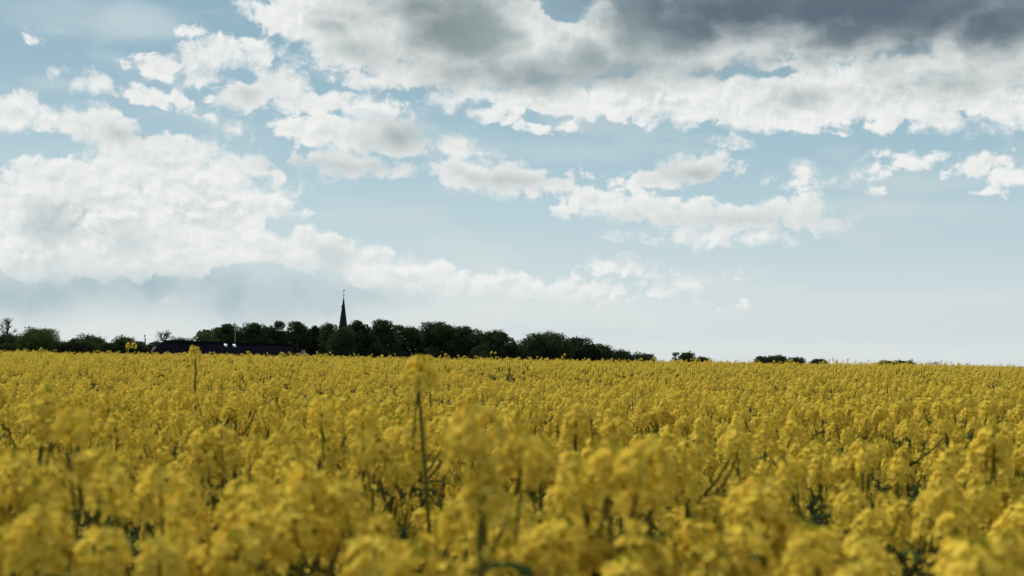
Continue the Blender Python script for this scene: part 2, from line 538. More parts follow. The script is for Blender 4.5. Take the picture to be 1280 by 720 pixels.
# ------------------------------------------------------------------ rapeseed pieces
def head_arrays(rng, n_fl, petals=4, buds=True, h=0.062, r=0.030, pl=0.0105, pods=4, loose=0):
    """one flower head: a domed raceme of four-petalled flowers round a tuft of buds; base at the origin, axis +Z"""
    mb = MB()
    ga = 2.39996
    for i in range(n_fl + loose):
        t = (min(i, n_fl - 1) + 0.5) / n_fl
        th = i * ga + rng.normal() * 0.35
        rr = r * math.sqrt(max(0.05, 1.0 - 0.92 * (1.25 * t - 0.25) ** 2)) * rng.uniform(0.90, 1.05)
        z = h * (0.06 + 0.90 * t) + rng.normal() * 0.004
        if i >= n_fl:                                           # late flowers hanging on below the dome
            t, rr, z = 0.0, rng.uniform(0.012, 0.030), -rng.uniform(0.005, 0.075)
        p = np.array([rr * math.cos(th), rr * math.sin(th), z])
        up = 0.25 + 0.95 * t
        nrm = np.array([math.cos(th), math.sin(th), up]) + rng.normal(size=3) * 0.24
        nrm /= np.linalg.norm(nrm)
        a = np.cross(nrm, [0.3, 0.2, 1.0]); a /= np.linalg.norm(a)
        b = np.cross(nrm, a)
        ph = rng.uniform(0, 2 * math.pi)
        L = pl * rng.uniform(0.85, 1.15)
        for k in range(petals):
            w = ph + k * 2 * math.pi / petals
            d1 = a * math.cos(w) + b * math.sin(w)
            d2 = -a * math.sin(w) + b * math.cos(w)
            cup = rng.uniform(-0.1, 0.5)
            tip = p + d1 * L + nrm * L * cup
            m1 = p + d1 * L * 0.62 + d2 * L * 0.46 + nrm * L * 0.12
            m2 = p + d1 * L * 0.62 - d2 * L * 0.46 + nrm * L * 0.12
            mb.add([p, m1, tip, m2], [(0, 1, 2, 3)], 0)
        if buds and (i % 2 == 0 or i >= n_fl):
            base = np.array([0, 0, z - 0.014])
            side = np.cross(p - base, [0, 0, 1.0]); side = side / (np.linalg.norm(side) + 1e-9) * 0.0007
            mb.add([base - side, base + side, p + side, p - side], [(0, 1, 2, 3)], 1)
    if buds:
        for i in range(7):
            th = i * ga
            c = np.array([0.007 * math.cos(th) * (i > 0), 0.007 * math.sin(th) * (i > 0), h + 0.002 - 0.0012 * i])
            s, l = 0.0026, 0.0055
            V = [c + (s, 0, 0), c + (0, s, 0), c + (-s, 0, 0), c + (0, -s, 0), c + (0, 0, l), c + (0, 0, -l)]
            mb.add(V, [(0, 1, 4, 4), (1, 2, 4, 4), (2, 3, 4, 4), (3, 0, 4, 4)], 1) if False else mb.add(
                [V[0], V[4], V[2], V[5], V[1], V[3]], [(0, 1, 2, 3), (4, 1, 5, 3)], 1)
        for i in range(pods):
            th = rng.uniform(0, 6.28); z0 = -rng.uniform(0.005, 0.07)
            b0 = np.array([0, 0, z0]); b1 = b0 + np.array([math.cos(th) * 0.028, math.sin(th) * 0.028, 0.020])
            s = np.array([-math.sin(th), math.cos(th), 0]) * 0.0011
            mb.add([b0 - s, b0 + s, b1 + s, b1 - s], [(0, 1, 2, 3)], 2)
        mb.tube([(0, 0, -0.075), (0, 0, h * 0.9)], [0.0022, 0.0012], 4, 2)
    return mb.arrays()


rng = np.random.default_rng(7)
HEADS = []
for i in range(10):
    n = int(rng.integers(54, 74))
    V, Q, mi = head_arrays(rng, n, 4, True, rng.uniform(0.042, 0.064), rng.uniform(0.023, 0.031), 0.0086, loose=7)
    HEADS.append(quads_mesh('flower_head', V, Q, [M['petal'], M['bud'], M['stem']], mi))


def leaf_arrays(length, width, droop, rng):
    n = 5
    t = np.linspace(0, 1, n)
    prof = np.array([0.25, 0.85, 1.0, 0.62, 0.03]) * width / 2
    out = length * (t - 0.12 * droop * t ** 2)
    z = length * (0.55 * t - (0.35 + 0.65 * droop) * t ** 2)
    mid = np.stack([out, np.zeros(n), z], -1)
    wav = rng.normal(size=n) * 0.10 * width
    l = mid + np.stack([np.zeros(n), prof, 0.35 * prof + wav], -1)
    r_ = mid + np.stack([np.zeros(n), -prof, 0.35 * prof - wav], -1)
    V = np.concatenate([l, mid, r_])
    Q = []
    for i in range(n - 1):
        Q.append((i, i + 1, n + i + 1, n + i)); Q.append((n + i, n + i + 1, 2 * n + i + 1, 2 * n + i))
    return V, np.array(Q)


LEAVES = []
for i in range(5):
    V, Q = leaf_arrays(rng.uniform(0.09, 0.17), rng.uniform(0.03, 0.05), rng.uniform(0.2, 1.0), rng)
    LEAVES.append(quads_mesh('leaf', V, Q, [M['leaf']], None, np.ones(len(Q), bool)))


def plant_design(rng, H=1.17, n_br=5, spread=0.10):
    """main stem and side branches; returns the stem mesh, the heads' and the leaves' places"""
    mb = MB()
    lean = rng.normal(size=2) * 0.035
    z = np.linspace(0, H - 0.06, 7)
    t = z / H
    sx = lean[0] * t ** 1.5 + 0.008 * np.sin(t * 5 + rng.uniform(0, 6)); sy = lean[1] * t ** 1.5 + 0.008 * np.sin(t * 4 + rng.uniform(0, 6))
    sx -= sx[0]; sy -= sy[0]
    main = np.stack([sx, sy, z], -1)
    mb.tube(main, np.linspace(0.0055, 0.0026, 7), 5)
    heads = [(main[-1], (rng.normal() * 0.08, rng.normal() * 0.08), rng.uniform(0.95, 1.15))]
    leaves = []
    ph = rng.uniform(0, 6.28)
    for i in range(n_br):
        th = ph + i * 2.4 + rng.normal() * 0.3
        z0 = H * (0.55 + 0.32 * i / max(1, n_br - 1)) + rng.normal() * 0.02
        k = np.array([np.interp(z0, z, sx), np.interp(z0, z, sy), z0])
        top = H - 0.06 - rng.uniform(0.01, 0.20) * (1.15 - 0.8 * i / n_br)
        out = spread * rng.uniform(0.55, 1.25) * (1.2 - 0.5 * i / n_br)
        e = np.array([k[0] + out * math.cos(th), k[1] + out * math.sin(th), max(top, z0 + 0.12)])
        mid = k * 0.45 + e * 0.55 + np.array([math.cos(th), math.sin(th), 0]) * out * 0.28
        tt = np.linspace(0, 1, 5)[:, None]
        pts = (1 - tt) ** 2 * k + 2 * tt * (1 - tt) * mid + tt ** 2 * e
        mb.tube(pts, np.linspace(0.0036, 0.0022, 5), 4)
        heads.append((e, (-0.18 * math.sin(th) * 1.0 + rng.normal() * 0.06, 0.18 * math.cos(th) + rng.normal() * 0.06), rng.uniform(0.75, 1.1)))
        leaves.append((k, th + rng.normal() * 0.3, rng.uniform(0.6, 1.0)))
    for i in range(3):
        z0 = H * rng.uniform(0.3, 0.55)
        leaves.append((np.array([np.interp(z0, z, sx), np.interp(z0, z, sy), z0]), rng.uniform(0, 6.28), rng.uniform(1.1, 1.7)))
    V, Q, mi = mb.arrays()
    return quads_mesh('stem', V, Q, [M['stem']], mi), heads, leaves


DESIGNS = [plant_design(rng, 1.17, int(rng.integers(5, 8)), rng.uniform(0.10, 0.15)) for i in range(9)]
FIELD_GROUP = 'rapeseed plants nearest to the camera'
COMMON_LABEL = 'yellow flowering rapeseed plant of ordinary height among its like in the near crop'


def build_plant(design, label=COMMON_LABEL):
    stem, heads, leaves = design
    root = thing('rapeseed_plant', label, 'rapeseed plant', (0, 0, 0), FIELD_GROUP)
    part('stem', stem, root)
    for (p, tilt, s) in heads:
        part('flower_head', HEADS[int(rng.integers(len(HEADS)))], root, p, (tilt[0], tilt[1], rng.uniform(0, 6.28)), s)
    for (p, th, s) in leaves:
        part('leaf', LEAVES[int(rng.integers(len(LEAVES)))], root, p, (0, 0, th), s)
    return root


def copy_plant(src):
    r_ = src.copy(); C.objects.link(r_)
    for ch in list(src.children):
        c = ch.copy(); C.objects.link(c); c.parent = r_
    return r_


def canopy(x, y):
    """slow rise and fall of the crop's height, metres"""
    return (0.035 * np.sin(x * 1.7 + y * 0.6 + 0.5) + 0.03 * np.sin(y * 2.1 - x * 0.9 + 2.0) + 0.03 * np.sin(x * 0.35 + 1.0) * np.sin(y * 0.31)
            + 0.035 * np.sin(x * 0.55 + y * 0.21 + 0.4) * np.sin(y * 0.43 - x * 0.2) + 0.02 * np.sin(x * 4.1 + 0.3) * np.sin(y * 3.3 + 1.1))


# tall or near single plants, each at its own distance: (px of head, py of head top, distance, label, lean at the foot in metres, heads)
HERO = [
    (600, 492, 1.62, 'large blurred rapeseed plant at centre front, its broad pale head above the bottom row', 0.02, 4),
    (524, 440, 2.55, 'tall plant left of centre, its dark bare stem carrying one blurred head to the horizon', 0.16, 1),
    (245, 433, 6.2, 'tallest thin rapeseed plant at the left, its small head standing out against the dark roof', 0.01, 1),
    (815, 503, 1.70, 'blurred rapeseed plant right of centre with a long stem leaning down to the left', -0.10, 3),
    (90, 507, 1.75, 'rapeseed plant at far left, its long dark stem slanting down to the right', 0.14, 1),
    (56, 476, 2.9, 'slender rapeseed plant near the left edge with a dark upright stem and small head', 0.0, 2),
    (126, 545, 2.3, 'thin low rapeseed plant just right of the long slanting stem at the left', 0.02, 2),
    (536, 441, 6.0, 'sharp slim rapeseed plant directly right of the tall blurred one at the horizon', 0.14, 1),
    (1243, 520, 2.8, 'rapeseed plant near the right edge with two thin stems spread in a V', -0.04, 2),
    (1087, 662, 1.55, 'big blurred rapeseed plant at the bottom right, broad head just above the lower edge', 0.02, 6),
    (205, 570, 1.80, 'large pale rapeseed plant in the left foreground with a wide rounded top', 0.0, 6),
    (395, 565, 1.85, 'round headed rapeseed plant in the foreground between the left and the centre', 0.02, 6),
    (475, 652, 1.55, 'blurred rapeseed plant at the bottom edge left of centre, low and broad', 0.0, 6),
    (885, 664, 1.60, 'blurred low rapeseed plant at the bottom edge right of centre', 0.0, 6),
    (200, 660, 1.58, 'low blurred rapeseed plant at the bottom edge of the left foreground', 0.0, 6),
    (955, 590, 1.9, 'rapeseed plant with a bright bushy head right of centre, above a dark gap', 0.0, 6),
    (720, 498, 3.2, 'rapeseed plant standing taller than its row behind the centre front plants', 0.0, 3),
    (22, 560, 2.0, 'full headed rapeseed plant at the left edge with drooping florets', 0.0, 5),
    (1205, 645, 1.65, 'rapeseed plant with full rounded head in the lower right corner', 0.0, 6),
] + [(a_, b_, c_, COMMON_LABEL, 0.0, 6) for (a_, b_, c_) in ((8, 650, 1.60), (300, 640, 1.66), (560, 676, 1.58), (700, 640, 1.72), (785, 672, 1.62), (985, 668, 1.64), (1262, 668, 1.60))]
occupied = []
for k, (px, py, Y, label, lean, nb) in enumerate(HERO):
    p = at(px, py, Y)
    gz = float(ground_z(p.x, p.y))
    H = p.z - gz
    hr = np.random.default_rng(100 + k)
    if nb <= 1:
        # a bare stem with one head and a small side bud
        mb = MB()
        z = np.linspace(0, H - 0.06, 9); t = z / H  # bare stem
        pts = np.stack([lean * (1 - t) + 0.006 * np.sin(t * 7 + k), 0.01 * np.sin(t * 4), z], -1)
        mb.tube(pts, np.linspace(0.0066, 0.0034, 9) * (0.7 if px == 90 else 1.0), 6)
        V, Q, mi = mb.arrays()
        off = pts[0]
        design = (quads_mesh('stem', V, Q, [M['stem']], mi), [(pts[-1] + (0, 0, 0.072 - 0.075 * ({245: 0.95, 524: 1.1}.get(px, 0.75))), (0.05, 0.1), {245: 0.95, 524: 1.1}.get(px, 0.75))],
                  [(pts[5], hr.uniform(0, 6), 0.8), (pts[4], hr.uniform(0, 6), 1.2)])
        root = build_plant(design, label)
        root.location = (p.x - pts[-1][0], p.y, gz)
    else:
        st, heads, leaves = plant_design(hr, H - 0.01, nb, 0.07 if nb > 2 else 0.05)
        heads = [(h_[0] - np.array([0, 0, 0.012]), h_[1], min(h_[2], 1.1) * 1.12) for h_ in heads]
        root = build_plant((st, heads, leaves), label)
        root.location = (p.x - heads[0][0][0], p.y - heads[0][0][1], gz)
        if lean < -0.05:
            root.rotation_euler = (0, R(10), 0)
            root.location.x -= H * math.sin(R(10))
    occupied.append((root.location.x, root.location.y))

# the ordinary plants: jittered positions over the near ground
DENS = 11.5
step_ = 1 / math.sqrt(DENS)
gx, gy = np.meshgrid(np.arange(-9, 9, step_), np.arange(-1.2, 13.0, step_))
prng = np.random.default_rng(21)
gx = gx.ravel() + prng.uniform(-0.5, 0.5, gx.size) * step_ * 1.1
gy = gy.ravel() + prng.uniform(-0.5, 0.5, gy.size) * step_ * 1.1
dist = np.hypot(gx, gy)
dkeep = dist > 0.95
occ = np.array(occupied)
for (ox, oy) in occupied:
    dkeep &= np.hypot(gx - ox, gy - oy) > (0.10 if oy < 2.0 else 0.06)
gx, gy, dist = gx[dkeep], gy[dkeep], dist[dkeep]
for (hx, hy, hd) in [(524, 446, 2.5), (90, 507, 1.7), (56, 476, 2.8), (590, 497, 1.5), (770, 560, 1.6)]:
    dr = ray(hx, hy)
    off_ = np.abs(gx * dr.y - gy * dr.x) / math.hypot(dr.x, dr.y)
    dkeep2 = (off_ > 0.13) | (gy > hd) | (gy < 0)
    gx, gy, dist = gx[dkeep2], gy[dkeep2], dist[dkeep2]
inview = (gy > 1.0) & (np.abs(gx) < gy * 0.366 + 0.10)
# heads of plants closer than about 1.4 m would stay under the lower edge of the picture
inview &= (gy > 1.25)
order = np.argsort(dist)
near_ids = [i for i in order if inview[i]][: 296 - len(HERO)]
NEAR_R = dist[near_ids[-1]]
near_set = set(near_ids)
protos = [build_plant(dn) for dn in DESIGNS]
used = [False] * len(protos)
for i in near_ids:
    k = int(prng.integers(len(protos)))
    o = copy_plant(protos[k]) if used[k] else protos[k]
    used[k] = True
    x, y = float(gx[i]), float(gy[i])
    hh = 1.165 + float(canopy(x, y)) + float(np.clip(prng.normal() * 0.035, -0.08, 0.10))
    nearer = float(np.clip((3.0 - dist[i]) / 1.2, 0, 1))
    hh += nearer * float(prng.uniform(-0.06, 0.15))
    if dist[i] < 2.6:
        hh = min(hh, 1.45 - 0.066 * float(dist[i]))
    s = hh / 1.17
    o.location = (x, y, float(ground_z(x, y)))
    o.rotation_euler = (float(prng.normal() * 0.03), float(prng.normal() * 0.03), float(prng.uniform(0, 6.28)))
    o.scale = (s, s, s)


# ------------------------------------------------------------------ the rest of the crop: one mass
class Batch:
    def __init__(self):
        self.V, self.Q, self.MI, self.n = [], [], [], 0

    def scatter(self, tmpl, pos, rotz, tilt, taz, scale):
        V, Q, mi = tmpl
        n = len(pos)
        if n == 0:
            return
        c, s = np.cos(rotz)[:, None], np.sin(rotz)[:, None]
        x = V[None, :, 0] * c - V[None, :, 1] * s
        y = V[None, :, 0] * s + V[None, :, 1] * c
        z = np.broadcast_to(V[None, :, 2], x.shape)
        # small tilt: shear towards taz
        x = x + z * (tilt * np.cos(taz))[:, None]
        y = y + z * (tilt * np.sin(taz))[:, None]
        W = np.stack([x, y, z], -1) * scale[:, None, None] + pos[:, None, :]
        q = Q[None] + (np.arange(n) * len(V))[:, None, None] + self.n
        self.V.append(W.reshape(-1, 3).astype(np.float32)); self.Q.append(q.reshape(-1, 4).astype(np.int32))
        self.MI.append(np.tile(mi, n).astype(np.int32)); self.n += n * len(V)


def stem_streak(length, r):
    mb = MB()
    mb.tube([(0, 0, -length), (0, 0, 0.0)], [r, r * 0.7], 3, 2)
    return mb.arrays()


def tmpl_with_stem(head, length, r):
    a = stem_streak(length, r)
    V = np.concatenate([head[0], a[0]]); Q = np.concatenate([head[1], a[1] + len(head[0])]); mi = np.concatenate([head[2], a[2]])
    return V, Q, mi


srng = np.random.default_rng(5)
# three levels of detail with distance
mid = [tmpl_with_stem(head_arrays(srng, int(srng.integers(28, 36)), 4, False, srng.uniform(0.042, 0.062), srng.uniform(0.022, 0.029), 0.0096, loose=4), srng.uniform(0.2, 0.5), 0.0028) for i in range(8)]
fard = [tmpl_with_stem(head_arrays(srng, 13, 2, False, 0.046, 0.026, 0.0165, loose=1), srng.uniform(0.2, 0.4), 0.0050) for i in range(6)]
vfar = [tmpl_with_stem(head_arrays(srng, 5, 1, False, 0.07, 0.030, 0.046), 0.25, 0.0075) for i in range(6)]
leafy_t = []
for i in range(4):
    V, Q = leaf_arrays(srng.uniform(0.12, 0.2), srng.uniform(0.04, 0.06), srng.uniform(0.2, 0.9), srng)
    leafy_t.append((V, Q, np.full(len(Q), 3)))
B = Batch()


def sow(px_, py_, per, tmpls, spread=0.10, extra=0.035, leaves=0, sc=1.0, tall_f=0.035):
    """flower heads of plants that stand at px_, py_"""
    n = len(px_)
    H = 1.165 + canopy(px_, py_) + np.clip(srng.normal(size=n) * extra, -0.10, 0.13)
    tall = srng.random(n) < tall_f
    H = H + tall * srng.uniform(0.04, 0.15, n)
    for k in range(per):
        th = srng.uniform(0, 2 * np.pi, n)
        rr = (0 if k == 0 else 1) * spread * srng.uniform(0.4, 1.3, n)
        top = H - 0.065 - (0 if k == 0 else 1) * srng.uniform(0.0, 0.21, n)
        x = px_ + rr * np.cos(th); y = py_ + rr * np.sin(th)
        pos = np.stack([x, y, ground_z(x, y) + top], -1)
        w = srng.integers(0, len(tmpls), n)
        for j, tm in enumerate(tmpls):
            s_ = w == j
            B.scatter(tm, pos[s_], srng.uniform(0, 6.28, s_.sum()), srng.normal(size=s_.sum()) * 0.15, srng.uniform(0, 6.28, s_.sum()),
                      sc * srng.uniform(0.8, 1.15, s_.sum()))
    for k in range(leaves):
        x = px_ + srng.normal(size=n) * 0.03; y = py_ + srng.normal(size=n) * 0.03
        pos = np.stack([x, y, ground_z(x, y) + srng.uniform(0.45, 0.92, n)], -1)
        w = srng.integers(0, 4, n)
        for j, tm in enumerate(leafy_t):
            s_ = w == j
            B.scatter(tm, pos[s_], srng.uniform(0, 6.28, s_.sum()), np.zeros(s_.sum()), np.zeros(s_.sum()), srng.uniform(0.7, 1.2, s_.sum()))


def strip(y0, y1, dens, margin=2.0):
    """random places in the wedge the camera can see, with a margin at both sides"""
    area = 0.366 * (y1 ** 2 - y0 ** 2) + 2 * margin * (y1 - y0)
    n = int(area * dens)
    y = np.sqrt(srng.uniform(y0 ** 2, y1 ** 2, n * 2)) if y0 > 3 else srng.uniform(y0, y1, n * 2)
    hw = y * 0.366 + margin
    w = srng.uniform(0, y1 * 0.366 + margin, n * 2) < hw if y0 <= 3 else np.ones(n * 2, bool)
    x = srng.uniform(-1, 1, n * 2) * hw
    return x[w][:n], y[w][:n]


# low leaves of the whole near crop, below the flowers
lx, ly = srng.uniform(-6.5, 6.5, 24000), np.sqrt(srng.uniform(0.6, 14.0 ** 2, 24000))
lk = np.abs(lx) < ly * 0.366 + 1.5
lx, ly = lx[lk], ly[lk]
lz = srng.uniform(0.25, 0.86, len(lx)) + canopy(lx, ly)
lw = srng.integers(0, 4, len(lx))
for j, tm in enumerate(leafy_t):
    s_ = (lw == j) & (np.hypot(lx, ly) > 0.9)
    B.scatter(tm, np.stack([lx[s_], ly[s_], ground_z(lx[s_], ly[s_]) + lz[s_]], -1), srng.uniform(0, 6.28, s_.sum()), np.zeros(s_.sum()), np.zeros(s_.sum()), srng.uniform(0.6, 1.2, s_.sum()))
rest_i = np.array([i for i in range(len(gx)) if i not in near_set and abs(gx[i]) < max(gy[i], 0.0) * 0.366 + 1.7 and dist[i] > 0.95])
sow(gx[rest_i], gy[rest_i], 5, mid, leaves=4)
x, y = strip(13.0, 21.0, 10.5); sow(x, y, 4, mid, leaves=2)
x, y = strip(21.0, 42.0, 9.0); sow(x, y, 4, fard, leaves=1, extra=0.05, tall_f=0.08)
x, y = strip(42.0, 64.0, 8, 4); sow(x, y, 4, fard, extra=0.05, tall_f=0.09)
x, y = strip(64.0, 95.0, 5.0, 6); sow(x, y, 3, vfar, sc=1.1, extra=0.05, tall_f=0.07)
V = np.concatenate(B.V); Q = np.concatenate(B.Q); mi = np.concatenate(B.MI)
print('crop quads', len(Q))
crop = bpy.data.objects.new('rapeseed_crop', quads_mesh('rapeseed_crop', V, Q, [M['petal'], M['bud'], M['stem'], M['leaf']], mi))
C.objects.link(crop)
crop['kind'] = 'stuff'
crop['label'] = 'wide field of yellow flowering rapeseed reaching back to the horizon'
crop['category'] = 'rapeseed field'
del B


# ------------------------------------------------------------------ trees behind the field
def tree_meshes(seed, w, h, dpt, kind='round', leaf=0.34, trunk_h=None):
    """trunk with limbs, and a crown of separate leaf clumps; base at the origin"""
    rg = np.random.default_rng(seed)
    tr = MB()
    th = trunk_h if trunk_h is not None else h * 0.22
    lean = rg.normal(size=2) * 0.02 * h
    zs = np.linspace(0, h * 0.72, 7)
    main = np.stack([lean[0] * (zs / h) ** 1.5 + 0.05 * np.sin(zs), lean[1] * (zs / h), zs], -1)
    tr.tube(main, np.linspace(0.032 * h ** 0.9 + 0.06, 0.04, 7), 7)
    lobes = []
    n = {'round': 16, 'wide': 20, 'sparse': 18, 'bare': 30, 'tall': 15, 'conifer': 10, 'bush': 14}[kind]
    for i in range(n):
        t = (i + 0.5) / n
        a = i * 2.39996 + rg.normal() * 0.4
        zz = th * 0.7 + (h - th * 0.7) * (t if kind != 'bush' else t ** 1.2)
        u = (zz - th * 0.5) / (h - th * 0.5)
        prof = math.sqrt(max(0.02, 1 - (2 * u - 0.9) ** 2 / 1.25)) if kind != 'conifer' else (1.05 - u)
        if kind == 'bush':
            prof = math.sqrt(max(0.02, 1 - u ** 2.4))
        rad = (rg.uniform(0.55, 0.80) * prof)
        lr = w * {'round': 0.21, 'wide': 0.19, 'sparse': 0.15, 'bare': 0.11, 'tall': 0.23, 'conifer': 0.2, 'bush': 0.24}[kind] * rg.uniform(0.75, 1.25) * (1.0 if kind != 'conifer' else max(0.25, 1.35 - 1.15 * u))
        c = np.array([math.cos(a) * rad * w / 2, math.sin(a) * rad * dpt / 2, min(zz, h - lr * 0.8)])
        c[:2] += lean * u
        lobes.append((c, lr))
    lobes.append((np.array([lean[0], lean[1], h - w * 0.16]), w * (0.17 if kind not in ('conifer', 'bare') else 0.05)))
    cr = MB()
    P_, N_, S_ = [], [], []
    for (c, lr) in lobes:
        k = np.array([0, 0, max(th * 0.6, c[2] - lr * 1.2 - 0.25 * np.hypot(c[0], c[1]))])
        k[2] = min(k[2], h * 0.7)
        k[:2] = [np.interp(k[2], zs, main[:, 0]), np.interp(k[2], zs, main[:, 1])]
        m_ = (k + c) / 2 + np.array([0, 0, 0.1 * lr])
        tr.tube([k, m_, c], [0.011 * h * 0.6 + 0.02, 0.05, 0.02], 5)
        nt = 22 if kind == 'bare' else 5
        for j in range(nt):
            dv = rg.normal(size=3); dv[2] = abs(dv[2]) * 0.9; dv /= np.linalg.norm(dv)
            e = c + dv * lr * rg.uniform(0.7, 1.5)
            s0 = c + (m_ - c) * rg.uniform(0, 0.8)
            tr.tube([s0, (s0 + e) / 2 + rg.normal(size=3) * 0.1 * lr, e], ([0.035, 0.022, 0.012] if kind != 'bare' else [0.028, 0.018, 0.010]), 3)
        dens = {'round': 36, 'wide': 36, 'sparse': 15, 'bare': 1.2, 'tall': 30, 'conifer': 30, 'bush': 32}[kind]
        cnt = max(3, int(dens * (lr / leaf) ** 2 * 1.15))
        u3 = rg.normal(size=(cnt, 3)); u3 /= np.linalg.norm(u3, axis=1)[:, None]
        # clumps: the lobe's own surface is uneven
        bump = 1 + 0.22 * np.sin(u3[:, 0] * 5 + c[0]) * np.sin(u3[:, 2] * 6 + c[2]) + 0.1 * np.sin(u3[:, 1] * 11)
        rr = lr * bump * rg.uniform(0.45, 1.08, cnt) ** 0.6
        pp = c + u3 * rr[:, None] * np.array([1, 1, 0.86])
        P_.append(pp); N_.append(u3 + rg.normal(size=(cnt, 3)) * 0.7); S_.append(leaf * rg.uniform(0.55, 1.25, cnt))
    Pp = np.concatenate(P_); Nn = np.concatenate(N_); Ss = np.concatenate(S_)
    Nn /= np.linalg.norm(Nn, axis=1)[:, None]
    a = np.cross(Nn, rg.normal(size=Nn.shape)); a /= np.linalg.norm(a, axis=1)[:, None]
    b = np.cross(Nn, a)
    hs = Ss[:, None] * 0.5
    V = np.stack([Pp - a * hs, Pp - b * hs * 0.62, Pp + a * hs, Pp + b * hs * 0.62], 1)
    V[:, :, 2] = np.maximum(V[:, :, 2], 0.05)
    Q = np.arange(len(Pp) * 4).reshape(-1, 4)
    cr.add(V, Q)
    return tr, cr


TREE_GROUP = 'trees and bushes along the horizon'


def tree(name, label, cat, x0, x1, top, Y, kind='round', mat='crown', extra=1.0, seed=None):
    """crown spans photo columns x0..x1 and reaches row `top` at depth Y"""
    pc = at((x0 + x1) / 2, top, Y)
    w = (at(x1, top, Y).x - at(x0, top, Y).x) * 1.08
    gz = float(ground_z(pc.x, Y))
    h = pc.z - gz
    tr, cr = tree_meshes(seed or int(x0 * 7 + top), w, h, w * 0.9 * extra, kind, leaf=0.0011 * Y if kind != 'bare' else 0.0008 * Y,
                         trunk_h=h * (0.16 if kind in ('bush', 'round', 'wide') else 0.25))
    root = thing(name, label, cat, (pc.x, Y, gz), TREE_GROUP)
    tr.build('trunk', [M['bark']], root)
    cr.build('crown', [M[mat]], root)
    return root


